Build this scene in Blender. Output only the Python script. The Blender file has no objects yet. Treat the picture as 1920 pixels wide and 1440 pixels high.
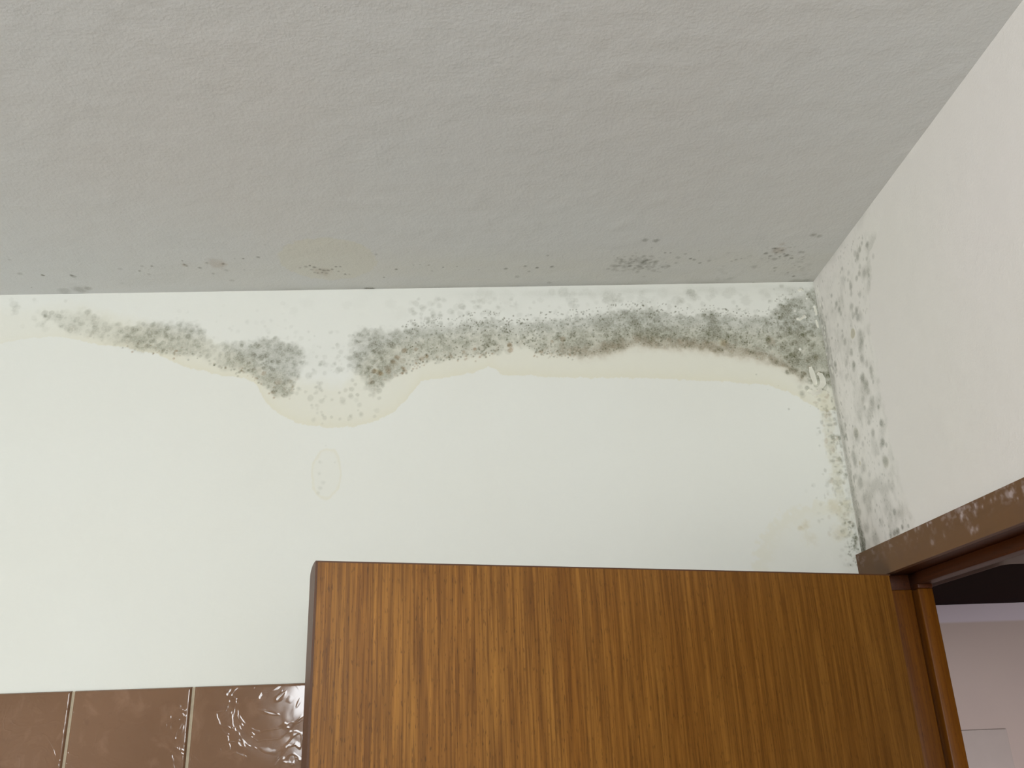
import bpy, bmesh, math, random
import numpy as np
from mathutils import Vector, Matrix

# ------------------------------------------------------------------ camera, world, lights, exposure
scene = bpy.context.scene
COL = scene.collection
S = 0.75                       # metres per unit of the room survey below
H = 2.5                        # ceiling height
RX, RY, RZ, F = 0.370178, 0.0373881, -0.0454533, 1652.76
CAM = np.array([-0.715045 * S, -1.626645 * S, H - 0.847971 * S])
_c, _s = math.cos, math.sin
_Rz = np.array([[_c(RZ), -_s(RZ), 0], [_s(RZ), _c(RZ), 0], [0, 0, 1]])
_Rx = np.array([[1, 0, 0], [0, _c(RX), -_s(RX)], [0, _s(RX), _c(RX)]])
_Ry = np.array([[_c(RY), 0, _s(RY)], [0, 1, 0], [-_s(RY), 0, _c(RY)]])
ROT = _Rz @ _Rx @ _Ry          # columns: right, forward, up
cam = bpy.data.cameras.new('camera')
cam.sensor_width = 36.0
cam.sensor_fit = 'HORIZONTAL'
cam.lens = F / 1920 * 36.0
cam.clip_start = 0.01
camo = bpy.data.objects.new('camera', cam)
COL.objects.link(camo)
m = Matrix.Identity(4)
for r in range(3):
    m[r][0] = ROT[r, 0]; m[r][1] = ROT[r, 2]; m[r][2] = -ROT[r, 1]; m[r][3] = CAM[r]
camo.matrix_world = m
scene.camera = camo

world = bpy.data.worlds.new('world')
scene.world = world
world.use_nodes = True
world.node_tree.nodes['Background'].inputs[0].default_value = (0.62, 0.78, 1.0, 1)
world.node_tree.nodes['Background'].inputs[1].default_value = 1.0

scene.view_settings.view_transform = 'Standard'
scene.view_settings.look = 'None'
scene.view_settings.exposure = 0.03
scene.view_settings.gamma = 1.0
scene.view_settings.use_curve_mapping = False
scene.cycles.max_bounces = 10
scene.cycles.diffuse_bounces = 6
scene.cycles.use_denoising = True

WIN = (-1.30, -0.08, 1.87, 2.34)          # high window in the rear wall: x0, x1, z0, z1
YR = -2.5                                 # rear wall
def area(name, loc, size, energy, color, rot):
    L = bpy.data.lights.new(name, 'AREA')
    L.shape = 'RECTANGLE'; L.size, L.size_y = size
    L.energy = energy; L.color = color
    o = bpy.data.objects.new(name, L); COL.objects.link(o)
    o.location = loc; o.rotation_euler = rot
    return o
area('window_daylight', ((WIN[0] + WIN[1]) / 2, YR - 0.13, (WIN[2] + WIN[3]) / 2),
     (WIN[1] - WIN[0] - 0.02, WIN[3] - WIN[2] - 0.02), 34.0, (0.94, 0.975, 1.0), (math.radians(90), 0, 0))
WL = (-2.45, -1.15, 0.85, 1.6)           # window and light added in the left wall as fill: y0, y1, z0, z1
area('side_fill', (-3.6 - 0.11, (WL[0] + WL[1]) / 2, (WL[2] + WL[3]) / 2),
     (WL[3] - WL[2] - 0.02, WL[1] - WL[0] - 0.02), 48.0, (0.95, 0.98, 1.0), (0, math.radians(-90), 0))
area('hall_fill', (0.72, -1.30, 1.0), (0.5, 0.9), 4.2, (0.97, 0.95, 1.0), (math.radians(97), 0, 0)).data.spread = math.radians(75)  # added fill inside the closed hall

# ------------------------------------------------------------------ helpers
def at(px, py, axis, val):
    """point where the photograph's pixel meets the room plane axis = val"""
    r = ROT @ np.array([(px - 960) / F, 1.0, -(py - 720) / F])
    return CAM + (val - CAM[axis]) / r[axis] * r

def lin(r, g, b):
    f = lambda v: (v / 255 / 12.92) if v / 255 <= 0.04045 else ((v / 255 + 0.055) / 1.055) ** 2.4
    return (f(r), f(g), f(b), 1.0)

class NT:
    """small node-tree writer"""
    def __init__(self, name):
        self.m = bpy.data.materials.new(name); self.m.use_nodes = True
        self.t = self.m.node_tree; self.b = self.t.nodes['Principled BSDF']
    def n(self, typ, **kw):
        nd = self.t.nodes.new(typ)
        for k, v in kw.items():
            if k in nd.inputs.keys(): nd.inputs[k].default_value = v
            else: setattr(nd, k, v)
        return nd
    def l(self, a, b): self.t.links.new(a, b)
    def coords(self, scale=(1, 1, 1), rot=(0, 0, 0), kind='Object'):
        tc = self.n('ShaderNodeTexCoord'); mp = self.n('ShaderNodeMapping')
        mp.inputs['Scale'].default_value = scale; mp.inputs['Rotation'].default_value = rot
        self.l(tc.outputs[kind], mp.inputs['Vector']); return mp.outputs[0]
    def noise(self, vec, scale, detail=3, rough=0.5, dist=0.0):
        nd = self.n('ShaderNodeTexNoise'); nd.inputs['Scale'].default_value = scale
        nd.inputs['Detail'].default_value = detail; nd.inputs['Roughness'].default_value = rough
        nd.inputs['Distortion'].default_value = dist
        self.l(vec, nd.inputs['Vector']); return nd.outputs['Fac']
    def ramp(self, fac, stops):
        nd = self.n('ShaderNodeValToRGB'); cr = nd.color_ramp
        while len(cr.elements) > 1: cr.elements.remove(cr.elements[-1])
        for i, (p, c) in enumerate(stops):
            e = cr.elements[0] if i == 0 else cr.elements.new(p)
            e.position = p; e.color = c if not isinstance(c, (int, float)) else (c, c, c, 1)
        self.l(fac, nd.inputs[0]); return nd.outputs[0]
    def math(self, op, a, b=None, c=None):
        nd = self.n('ShaderNodeMath', operation=op)
        for i, v in enumerate((a, b, c)):
            if v is None: continue
            if isinstance(v, (int, float)): nd.inputs[i].default_value = v
            else: self.l(v, nd.inputs[i])
        return nd.outputs[0]
    def mix(self, fac, a, b):
        nd = self.n('ShaderNodeMix', data_type='RGBA')
        for idx, v in ((0, fac), (6, a), (7, b)):
            if isinstance(v, (int, float, tuple)): nd.inputs[idx].default_value = v
            else: self.l(v, nd.inputs[idx])
        return nd.outputs[2]
    def bump(self, h, strength, dist, normal=None):
        nd = self.n('ShaderNodeBump'); nd.inputs['Strength'].default_value = strength
        nd.inputs['Distance'].default_value = dist
        self.l(h, nd.inputs['Height'])
        if normal is not None: self.l(normal, nd.inputs['Normal'])
        return nd.outputs[0]
    def out(self, color=None, rough=None, normal=None, spec=None):
        if color is not None:
            if isinstance(color, tuple): self.b.inputs['Base Color'].default_value = color
            else: self.l(color, self.b.inputs['Base Color'])
        if rough is not None:
            if isinstance(rough, (int, float)): self.b.inputs['Roughness'].default_value = rough
            else: self.l(rough, self.b.inputs['Roughness'])
        if normal is not None: self.l(normal, self.b.inputs['Normal'])
        if spec is not None: self.b.inputs['Specular IOR Level'].default_value = spec
        return self.m

def plaster(name, base, warm, bump=0.25, mould=(90, 93, 72), grain=330):
    """painted plaster; the mesh attribute 'stain' carries mould, brown rot, yellow damp and bare white"""
    t = NT(name); v = t.coords()
    col = t.mix(t.ramp(t.noise(v, 2.2, 2), [(0.35, 0.0), (0.7, 1.0)]), lin(*base), lin(*warm))
    at_ = t.n('ShaderNodeAttribute', attribute_name='stain')
    sep = t.n('ShaderNodeSeparateColor'); t.l(at_.outputs['Color'], sep.inputs[0])
    fine = t.noise(v, 420, 4, 0.65)
    spk = t.ramp(fine, [(0.3, 0.72), (0.5, 1.0), (0.7, 1.25)])
    col = t.mix(sep.outputs[2], col, lin(208, 203, 178))                       # yellow damp
    br = t.math('MINIMUM', t.math('MULTIPLY', sep.outputs[1], spk), 1.0)
    col = t.mix(br, col, lin(150, 124, 92))                                     # brown fringe
    vor = t.n('ShaderNodeTexVoronoi', feature='DISTANCE_TO_EDGE'); vor.inputs['Scale'].default_value = 190
    t.l(v, vor.inputs['Vector'])
    web = t.ramp(vor.outputs['Distance'], [(0.0, 0.86), (0.12, 1.0)])
    mo = t.math('MINIMUM', t.math('MULTIPLY', t.math('MULTIPLY', sep.outputs[0], spk), web), 1.0)
    hue = t.mix(t.noise(v, 9, 2), lin(*mould), lin(92, 90, 62))
    col = t.mix(mo, col, hue)
    col = t.mix(at_.outputs['Alpha'], col, lin(232, 231, 222))                 # bare scuffed plaster
    h1 = t.noise(v, grain, 3, 0.6)
    h2 = t.noise(v, 26, 2)
    hh = t.math('ADD', h1, t.math('MULTIPLY', h2, 3.0))
    return t.out(col, 0.85, t.bump(hh, bump, 0.0012), 0.25)

def veneer(name, light, mid, dark, rough=0.42, scale=1.0, axis='z', contrast=1.0, spec=0.45, hinge_dark=0.0):
    t = NT(name)
    def sc(a, l): return (a, a, l) if axis == 'z' else (a, l, a)
    v = t.coords(sc(1, 0.05)); v2 = t.coords(sc(1, 0.022)); v3 = t.coords(sc(1, 0.16))
    broad = t.noise(v, 26 * scale, 5, 0.6, 0.5)
    fine = t.noise(v2, 420 * scale, 3, 0.6)
    mids = t.noise(v, 95 * scale, 3, 0.6, 0.4)
    pore = t.noise(v3, 620 * scale, 2, 0.5)
    c = t.mix(t.ramp(broad, [(0.3, 0.1), (0.7, 0.9)]), lin(*mid), lin(*light))
    c = t.mix(t.math('MULTIPLY', t.ramp(mids, [(0.45, 0.0), (0.75, 1.0)]), 0.55 * contrast), c, lin(*dark))
    fine2 = t.noise(v2, 200 * scale, 3, 0.7)
    c = t.mix(t.math('MULTIPLY', t.ramp(fine, [(0.46, 0.0), (0.62, 1.0)]), 0.55 * contrast), c, lin(*dark))
    c = t.mix(t.math('MULTIPLY', t.ramp(fine2, [(0.5, 0.0), (0.64, 1.0)]), 0.45 * contrast), c, lin(*dark))
    c = t.mix(t.math('MULTIPLY', t.ramp(fine2, [(0.3, 1.0), (0.45, 0.0)]), 0.4 * contrast), c, lin(*[min(255, q * 1.22) for q in light]))
    c = t.mix(t.math('MULTIPLY', t.ramp(pore, [(0.60, 0.0), (0.68, 1.0)]), 0.5 * contrast), c,
              lin(*[q * 0.6 for q in dark]))
    if hinge_dark:                                             # tone darkens slowly along x towards the hinge side
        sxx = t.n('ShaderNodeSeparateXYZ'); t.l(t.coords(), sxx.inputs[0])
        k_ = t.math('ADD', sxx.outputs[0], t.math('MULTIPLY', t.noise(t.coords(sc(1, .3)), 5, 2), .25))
        c = t.mix(t.math('MULTIPLY', t.ramp(k_, [(0.30, 1.0), (0.72, 0.0)]), hinge_dark), c, lin(*[q * .72 for q in mid]))
    m_ = t.out(c, rough, t.bump(t.math('SUBTRACT', fine, t.math('MULTIPLY', pore, 0.5)), 0.12, 0.0006), spec)
    return m_

def plain(name, rgb, rough=0.5, spec=0.4, var=0.08, scale=40, bump=0.1):
    t = NT(name); v = t.coords()
    nz = t.noise(v, scale, 3)
    c = t.mix(nz, lin(*[max(0, q * (1 - var)) for q in rgb]), lin(*[min(255, q * (1 + var)) for q in rgb]))
    return t.out(c, rough, t.bump(nz, bump, 0.001), spec)

def link(name, me, mat, parent=None, **props):
    o = bpy.data.objects.new(name, me); COL.objects.link(o)
    if mat is not None: me.materials.append(mat)
    if parent is not None: o.parent = parent
    for k, v in props.items(): o[k] = v
    return o
def boxes(lst, bevel=0.0, seg=2):
    bm = bmesh.new()
    for (x0, x1, y0, y1, z0, z1) in lst:
        r = bmesh.ops.create_cube(bm, size=1)
        for v in r['verts']:
            v.co = Vector((x0 + (v.co.x + .5) * (x1 - x0), y0 + (v.co.y + .5) * (y1 - y0), z0 + (v.co.z + .5) * (z1 - z0)))
    if bevel:
        bmesh.ops.bevel(bm, geom=bm.edges[:], offset=bevel, segments=seg, affect='EDGES', profile=0.5)
    me = bpy.data.meshes.new('m'); bm.to_mesh(me); bm.free()
    if bevel: me.shade_smooth(); 
    return me
def box(name, b, mat, parent=None, bevel=0.0, **props):
    return link(name, boxes([b], bevel), mat, parent, **props)

# ------------------------------------------------------------------ stain painting (in wall coordinates, metres)
rng = np.random.default_rng(7)
def vnoise(u, v, scale, seed):
    """value noise on arrays, 0..1"""
    g = np.random.default_rng(seed).random((257, 257))
    a = u * scale + 1000; b = v * scale + 1000
    i = np.floor(a).astype(int); j = np.floor(b).astype(int)
    fa = a - i; fb = b - j
    fa = fa * fa * (3 - 2 * fa); fb = fb * fb * (3 - 2 * fb)
    i %= 256; j %= 256
    return (g[i, j] * (1 - fa) + g[i + 1, j] * fa) * (1 - fb) + (g[i, j + 1] * (1 - fa) + g[i + 1, j + 1] * fa) * fb
def fbm(u, v, scale, seed, octs=3):
    s = 0; a = 1; tt = 0
    for k in range(octs):
        s = s + a * vnoise(u, v, scale * 2 ** k, seed + k); tt += a; a *= 0.55
    return s / tt
def sstep(a, b, x):
    t = np.clip((x - a) / (b - a), 0, 1); return t * t * (3 - 2 * t)

class Stain:
    """one or more flat grid patches in plane coordinates (u, v) painted with stamps"""
    def __init__(self, rects_dense, bounds, holes=(), pitch=0.001):
        us = sorted({bounds[0], bounds[1], *[r[0] for r in rects_dense], *[r[1] for r in rects_dense], *[h[0] for h in holes], *[h[1] for h in holes]})
        vs = sorted({bounds[2], bounds[3], *[r[2] for r in rects_dense], *[r[3] for r in rects_dense], *[h[2] for h in holes], *[h[3] for h in holes]})
        self.P = []
        for a, b in zip(us[:-1], us[1:]):
            for c, d in zip(vs[:-1], vs[1:]):
                mu, mv = (a + b) / 2, (c + d) / 2
                if any(h[0] < mu < h[1] and h[2] < mv < h[3] for h in holes): continue
                dense = any(r[0] < mu < r[1] and r[2] < mv < r[3] for r in rects_dense)
                st = pitch if dense else 0.12
                U, V = np.meshgrid(np.linspace(a, b, max(2, int(round((b - a) / st)) + 1)),
                                   np.linspace(c, d, max(2, int(round((d - c) / st)) + 1)), indexing='ij')
                self.P.append(dict(U=U, V=V, dense=dense, C=np.zeros(U.shape + (4,)),
                                   W=(fbm(U, V, 130, 3) - 0.5) if dense else None,
                                   W2=(fbm(U, V, 420, 13) - 0.5) if dense else None))
    def blob(self, u, v, r, ch, amp, soft=0.5, ry=None, warp=0.9, ring=0.0):
        ry = ry or r
        for p in self.P:
            if not p['dense']: continue
            U = p['U'][:, 0]; V = p['V'][0]
            i0, i1 = np.searchsorted(U, (u - 1.6 * r, u + 1.6 * r)); j0, j1 = np.searchsorted(V, (v - 1.6 * ry, v + 1.6 * ry))
            if i0 >= i1 or j0 >= j1: continue
            sl = (slice(i0, i1), slice(j0, j1))
            d = np.sqrt(((p['U'][sl] - u) / r) ** 2 + ((p['V'][sl] - v) / ry) ** 2) + p['W'][sl] * warp + p['W2'][sl] * warp * 0.35
            a = amp * (1 - sstep(1 - soft, 1.0, d))
            if ring: a = a * (1 + ring * np.exp(-((d - 0.8) / 0.12) ** 2))
            p['C'][sl + (ch,)] = 1 - (1 - p['C'][sl + (ch,)]) * (1 - np.clip(a, 0, 1))
    def field(self, fn):
        for p in self.P:
            if p['dense']: fn(p)
    def mesh(self, to3d, flip=False):
        vs = []; fs = []; cs = []; off = 0
        for p in self.P:
            n, k = p['U'].shape
            xyz = to3d(p['U'], p['V']); vs.append(xyz.reshape(-1, 3)); cs.append(p['C'].reshape(-1, 4))
            idx = np.arange(n * k).reshape(n, k) + off
            q = np.stack([idx[:-1, :-1], idx[1:, :-1], idx[1:, 1:], idx[:-1, 1:]], -1).reshape(-1, 4)
            if flip: q = q[:, ::-1]
            fs.append(q); off += n * k
        vs = np.concatenate(vs); fs = np.concatenate(fs); cs = np.concatenate(cs)
        me = bpy.data.meshes.new('m')
        me.vertices.add(len(vs)); me.vertices.foreach_set('co', vs.astype(np.float32).ravel())
        me.loops.add(fs.size); me.loops.foreach_set('vertex_index', fs.astype(np.int32).ravel())
        me.polygons.add(len(fs)); me.polygons.foreach_set('loop_start', np.arange(0, fs.size, 4, dtype=np.int32))
        me.update(calc_edges=True)
        a = me.attributes.new('stain', 'FLOAT_COLOR', 'POINT')
        a.data.foreach_set('color', np.clip(cs, 0, 1).astype(np.float32).ravel())
        return me

def curve(pts, x):
    pts = np.array(pts, float); return np.interp(x, pts[:, 0], pts[:, 1])

# ------------------------------------------------------------------ materials
M_back = plaster('painted plaster back wall', (216, 217, 210), (213, 213, 204), 0.18)
M_right = plaster('painted plaster right wall', (222, 217, 213), (220, 217, 210), 0.3, mould=(86, 90, 82))
M_ceil = plaster('painted plaster ceiling', (205, 207, 206), (206, 205, 202), 0.5, mould=(70, 68, 60), grain=260)
M_plain = plain('plain white plaster', (216, 214, 206), 0.85, 0.2)
M_hall = plain('mauve painted hall wall', (176, 160, 154), 0.75, 0.3, 0.02, 12, 0.05)
M_floor = plain('beige floor tiles', (165, 150, 132), 0.4, 0.4)
M_door = veneer('teak veneer', (156, 108, 46), (130, 82, 26), (80, 44, 8), 0.38, spec=0.28, hinge_dark=0.5)
M_lip = plain('dark varnished door edge', (84, 56, 38), 0.45, 0.3, 0.12, 60)
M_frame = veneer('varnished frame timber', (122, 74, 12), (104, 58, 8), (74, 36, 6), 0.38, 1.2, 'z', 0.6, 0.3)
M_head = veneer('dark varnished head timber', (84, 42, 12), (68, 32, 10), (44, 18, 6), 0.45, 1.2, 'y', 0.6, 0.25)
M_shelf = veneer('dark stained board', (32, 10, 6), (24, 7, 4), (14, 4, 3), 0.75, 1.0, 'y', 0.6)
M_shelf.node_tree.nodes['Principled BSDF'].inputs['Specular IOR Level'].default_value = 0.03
M_grout = plain('pale grout', (176, 164, 142), 0.9, 0.1, 0.08, 200)

# ------------------------------------------------------------------ back wall with its mould band
XL, XW = -3.6, at(0, 553, 1, 0)[0] - 0.03
def bw(px, py):
    p = at(px, py, 1, 0.0); return p[0], p[2]
zlo = bw(300, 830)[1]
gu, gv = bw(612, 888)
st = Stain([(XW, 0, zlo, H), (-0.26, 0, 2.0, H), (gu - .045, gu + .045, gv - .065, H)], (XL, 0, 0, H))
MM = 0.00075                                            # about one pixel on the back wall, metres
# yellow damp area between the mould and its tide line
TIDE = [(-40, 650), (0, 645), (60, 634), (110, 631), (180, 645), (240, 652), (300, 666), (350, 690), (420, 704), (465, 711), (482, 722),
        (495, 750), (520, 775), (560, 795), (600, 800), (660, 801), (700, 791), (740, 771), (765, 746), (790, 715), (830, 708), (880, 701),
        (900, 696), (915, 688), (928, 692), (940, 702), (1000, 704), (1040, 709), (1080, 708), (1200, 709), (1350, 714), (1440, 722), (1480, 735), (1540, 770)]
DTOP = [(-40, 600), (0, 600), (60, 598), (90, 590), (150, 590), (220, 610), (300, 630), (380, 650), (470, 690), (510, 720), (560, 735), (640, 740),
        (690, 690), (740, 660), (800, 650), (900, 640), (1000, 640), (1200, 630), (1540, 640)]
def wallcurve(pts):
    return np.array([bw(x, y) for x, y in pts])
tide = wallcurve(TIDE); dtop = wallcurve(DTOP)
def damp(p):
    zt = curve(tide, p['U']) + p['W'] * 0.006 + p['W2'] * 0.003
    z2 = curve(dtop, p['U']) + p['W'] * 0.012
    edge = sstep(-0.0006, 0.0006, p['V'] - zt)
    fade = 1 - sstep(0, 0.03, p['V'] - z2)
    rim = np.exp(-np.clip(p['V'] - zt, 0, 1) / 0.012)
    sx = sstep(bw(40, 640)[0], bw(260, 640)[0], p['U']) * 0.5 + 0.5
    p['C'][..., 2] = edge * fade * (0.34 + 0.30 * rim) * sx
st.field(damp)
# mould band: px, top, bottom, strength
BAND = [(70, 588, 594, .05), (82, 584, 598, .45), (100, 583, 604, .45), (125, 584, 628, .30), (160, 580, 633, .36), (190, 592, 640, .36), (215, 604, 648, .45),
        (250, 606, 656, .62), (280, 602, 662, .68), (320, 603, 667, .62), (345, 603, 670, .58), (370, 603, 668, .55), (392, 630, 682, .35),
        (405, 645, 688, .30), (425, 640, 695, .50), (460, 640, 700, .62), (490, 634, 722, .70), (520, 634, 748, .72), (545, 640, 745, .68),
        (562, 648, 705, .55), (575, 655, 690, .15), (600, 640, 700, .04), (650, 640, 700, .05), (663, 622, 690, .45), (675, 616, 708, .75), (700, 617, 745, .82),
        (720, 617, 722, .82), (740, 615, 708, .74), (770, 613, 690, .66), (800, 611, 682, .62), (850, 606, 676, .58), (880, 600, 672, .66),
        (915, 597, 668, .74), (940, 599, 664, .70), (965, 606, 650, .55), (985, 604, 655, .55), (1010, 599, 664, .70), (1050, 596, 668, .74),
        (1100, 593, 671, .74), (1150, 585, 662, .80), (1190, 577, 650, .92), (1230, 578, 652, .92), (1265, 586, 655, .78), (1300, 592, 655, .72),
        (1330, 583, 660, .90), (1360, 588, 665, .82), (1400, 594, 670, .68), (1440, 590, 680, .74), (1465, 565, 690, .95), (1500, 552, 712, 1.0), (1535, 535, 720, .95), (1565, 540, 730, .95)]
B = np.array(BAND, float)
bt = np.array([bw(x, y) for x, y in B[:, :2]]); bb = np.array([bw(x, y) for x, y in B[:, [0, 2]]]); bs = np.column_stack([bt[:, 0], B[:, 3]])
def haze(p):
    zt = curve(bt, p['U']) + p['W'] * 0.018; zb = curve(bb, p['U']) + p['W'] * 0.012
    s = curve(bs, p['U'])
    inside = sstep(-0.004, 0.010, zt - p['V']) * sstep(-0.003, 0.009, p['V'] - zb)
    n = fbm(p['U'], p['V'], 60, 21)
    bx = sstep(bw(1000, 650)[0], bw(1120, 650)[0], p['U']) * (1 - sstep(bw(1480, 650)[0], bw(1520, 650)[0], p['U']))
    p['C'][..., 0] = inside * s * (0.30 + 0.30 * sstep(0.25, 0.75, n)) * (1 + .22 * bx)
    bx = sstep(bw(1000, 650)[0], bw(1120, 650)[0], p['U']) * (1 - sstep(bw(1480, 650)[0], bw(1520, 650)[0], p['U']))
    toe = np.exp(-((p['V'] - zb - 0.008) / 0.010) ** 2)
    p['C'][..., 1] = toe * bx * 0.42 * (0.5 + n)
st.field(haze)
# round colonies inside the band
for k in range(4700):
    px = rng.uniform(75, 1560)
    s = np.interp(px, B[:, 0], B[:, 3]); t, b = np.interp(px, B[:, 0], B[:, 1]), np.interp(px, B[:, 0], B[:, 2])
    if rng.random() > s * (b - t) / 75: continue
    f = rng.beta(1.5, 1.4); py = t + f * (b - t)
    u, v = bw(px, py)
    r = rng.uniform(2.2, 6.5) * MM * (1.15 if f < .8 else .8)
    big = px > 1000
    if big and rng.random() < .45: r *= .5
    brown = (f > .72 and px > 690 and rng.random() < .55) or (f > .7 and px <= 600 and rng.random() < .2)
    st.blob(u, v, r, 1 if brown else 0, rng.uniform(.06, .24) * (.5 + .6 * s), rng.uniform(.2, .65), warp=.7, ring=rng.choice([0, 0.35]))
# sparser, paler colonies: the gap, the haze above and outliers
def scatter(n, x0, x1, y0, y1, amp, rr, ch=0, S_=None):
    S_ = S_ or st
    for k in range(n):
        u, v = bw(rng.uniform(x0, x1), rng.uniform(y0, y1))
        S_.blob(u, v, rng.uniform(*rr) * MM, ch, rng.uniform(.4, 1) * amp, rng.uniform(.4, .9))
scatter(34, 572, 665, 622, 700, .16, (3, 8)); scatter(46, 540, 720, 690, 790, .20, (3, 9)); scatter(20, 590, 720, 700, 745, .28, (3, 7))
scatter(60, 770, 960, 560, 606, .16, (3, 10)); scatter(30, 770, 830, 585, 612, .26, (3, 8)); scatter(60, 960, 1450, 560, 592, .14, (3, 9))
scatter(26, 20, 130, 560, 618, .13, (4, 10)); scatter(24, 300, 640, 600, 650, .10, (3, 8)); scatter(40, 1000, 1500, 545, 565, .13, (6, 18))
scatter(18, 330, 560, 565, 625, .07, (3, 7)); scatter(50, 1440, 1530, 536, 600, .34, (2, 7)); scatter(70, 1455, 1530, 590, 700, .42, (4, 9))
scatter(40, 1500, 1545, 690, 745, .32, (3, 8)); scatter(24, 500, 1000, 548, 600, .05, (8, 22))
# dark small dots along the lower rim, pixel-true
for x, y, r, a in [(312, 662, 4, .7), (353, 675, 2.5, .7), (363, 665, 4, .5), (375, 661, 3, .5), (270, 641, 6, .5), (240, 650, 4, .4), (352, 630, 7, .6), (335, 634, 7, .6),
                   (286, 610, 7, .6), (268, 607, 6, .5), (296, 622, 9, .5), (250, 618, 7, .5), (315, 617, 7, .5), (165, 585, 9, .5), (85, 592, 6, .7), (350, 655, 4, .6),
                   (466, 694, 3.5, .8), (474, 692, 2.5, .8), (459, 690, 4, .6), (455, 696, 2.5, .7), (494, 690, 6, .8), (507, 703, 5, .7), (508, 690, 6, .6),
                   (476, 667, 7, .7), (513, 734, 5, .7), (516, 727, 4, .6), (530, 730, 9, .5), (506, 716, 3, .6), (515, 718, 3, .6), (531, 743, 5, .5), (510, 678, 5, .7),
                   (522, 680, 6, .6), (487, 685, 6, .5), (516, 633, 5, .6), (541, 647, 5, .6), (530, 665, 8, .5), (560, 660, 6, .4), (553, 680, 8, .4), (430, 672, 6, .4),
                   (425, 650, 7, .5), (485, 650, 7, .6), (455, 676, 8, .4), (690, 690, 8, .9), (701, 660, 7, .7), (716, 672, 7, .6), (720, 680, 8, .5), (690, 627, 5, .6),
                   (670, 641, 4, .6), (700, 645, 8, .6), (755, 612, 3, .8), (762, 613, 3, .8), (795, 610, 3, .7), (800, 605, 4, .5), (730, 627, 4, .5), (780, 617, 6, .4),
                   (762, 700, 3, .8), (753, 690, 4, .6), (697, 718, 8, .6), (690, 705, 6, .5), (648, 732, 6, .35), (668, 700, 6, .25), (907, 648, 2.5, .7),
                   (922, 646, 4, .8), (910, 653, 4, .8), (911, 664, 3, .8), (898, 652, 4, .7), (1473, 607, 8, .95), (1483, 596, 6, .9), (1503, 612, 6, .8), (1467, 617, 8, .8),
                   (1454, 640, 6, .7), (1438, 605, 6, .7), (1488, 603, 4, .7), (1527, 613, 7, .8), (1505, 628, 6, .8), (1524, 629, 6, .8), (1490, 640, 7, .6), (1526, 647, 6, .8),
                   (1463, 597, 7, .8), (1500, 575, 7, .8), (1516, 550, 6, .8), (1478, 575, 6, .6), (1365, 627, 3.5, .8), (1345, 590, 7, .6), (1320, 592, 8, .7), (1300, 612, 3, .6),
                   (1440, 642, 9, .4), (1502, 665, 9, .6), (1382, 574, 3.5, .55), (1403, 585, 2, .6), (1418, 702, 2.5, .5), (1479, 767, 2.8, .6), (1405, 722, 1, .6), (1459, 723, 1, .6),
                   (1440, 731, 1.3, .6), (1519, 762, 1, .6), (1546, 652, 3, .7), (133, 897, 1.6, .6), (327, 1028, 1.3, .5), (1347, 579, 4, .5), (953, 660, 9, .3)]:
    u, v = bw(x, y); st.blob(u, v, r * MM, 0, a * .55, .65, warp=.6)
for x, y, r, a in [(745, 670, 9, .6), (758, 658, 8, .6), (738, 678, 7, .6), (780, 655, 7, .5), (790, 672, 7, .5), (728, 697, 7, .5), (702, 696, 7, .7), (713, 700, 6, .7),
                   (755, 690, 5, .6), (800, 668, 6, .4), (955, 647, 7, .7), (957, 657, 8, .5), (890, 654, 6, .6), (1015, 660, 6, .5), (870, 660, 6, .4), (1360, 645, 12, .3),
                   (494, 700, 6, .5), (1035, 640, 6, .5), (1055, 635, 8, .5), (1445, 640, 14, .35), (820, 670, 5, .4), (845, 668, 5, .4)]:
    u, v = bw(x, y); st.blob(u, v, r * MM, 1, a, .6, warp=.7)
for x, y, r, a in [(1355, 642, 13, .9), (708, 696, 9, .8), (715, 701, 7, .8), (1510, 985, 14, .5), (1500, 990, 8, .6), (1565, 950, 25, .4), (1575, 1000, 22, .35), (1520, 1010, 20, .25)]:
    u, v = bw(x, y); st.blob(u, v, r * MM, 2, a, .8); st.blob(u, v, r * MM * .8, 1, a * .28, .8)
for k in range(170):                                    # tiny brown beads on the lower rim
    px = rng.choice([rng.uniform(230, 560), rng.uniform(740, 930), rng.uniform(1000, 1080)])
    b = np.interp(px, B[:, 0], B[:, 2]); u, v = bw(px, b + rng.normal(-4, 5))
    st.blob(u, v, rng.uniform(1.5, 3.2) * MM, int(rng.choice([0, 1])), rng.uniform(.25, .6), .4)
for k in range(1500):                                    # pin-prick specks in the thick right-hand part
    px = rng.uniform(760, 1530); t, b = np.interp(px, B[:, 0], B[:, 1]), np.interp(px, B[:, 0], B[:, 2])
    u, v = bw(px, rng.uniform(t - 14, b - 4)); st.blob(u, v, rng.uniform(1.2, 2.1) * MM, 0, rng.uniform(.3, .75), .4)
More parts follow.
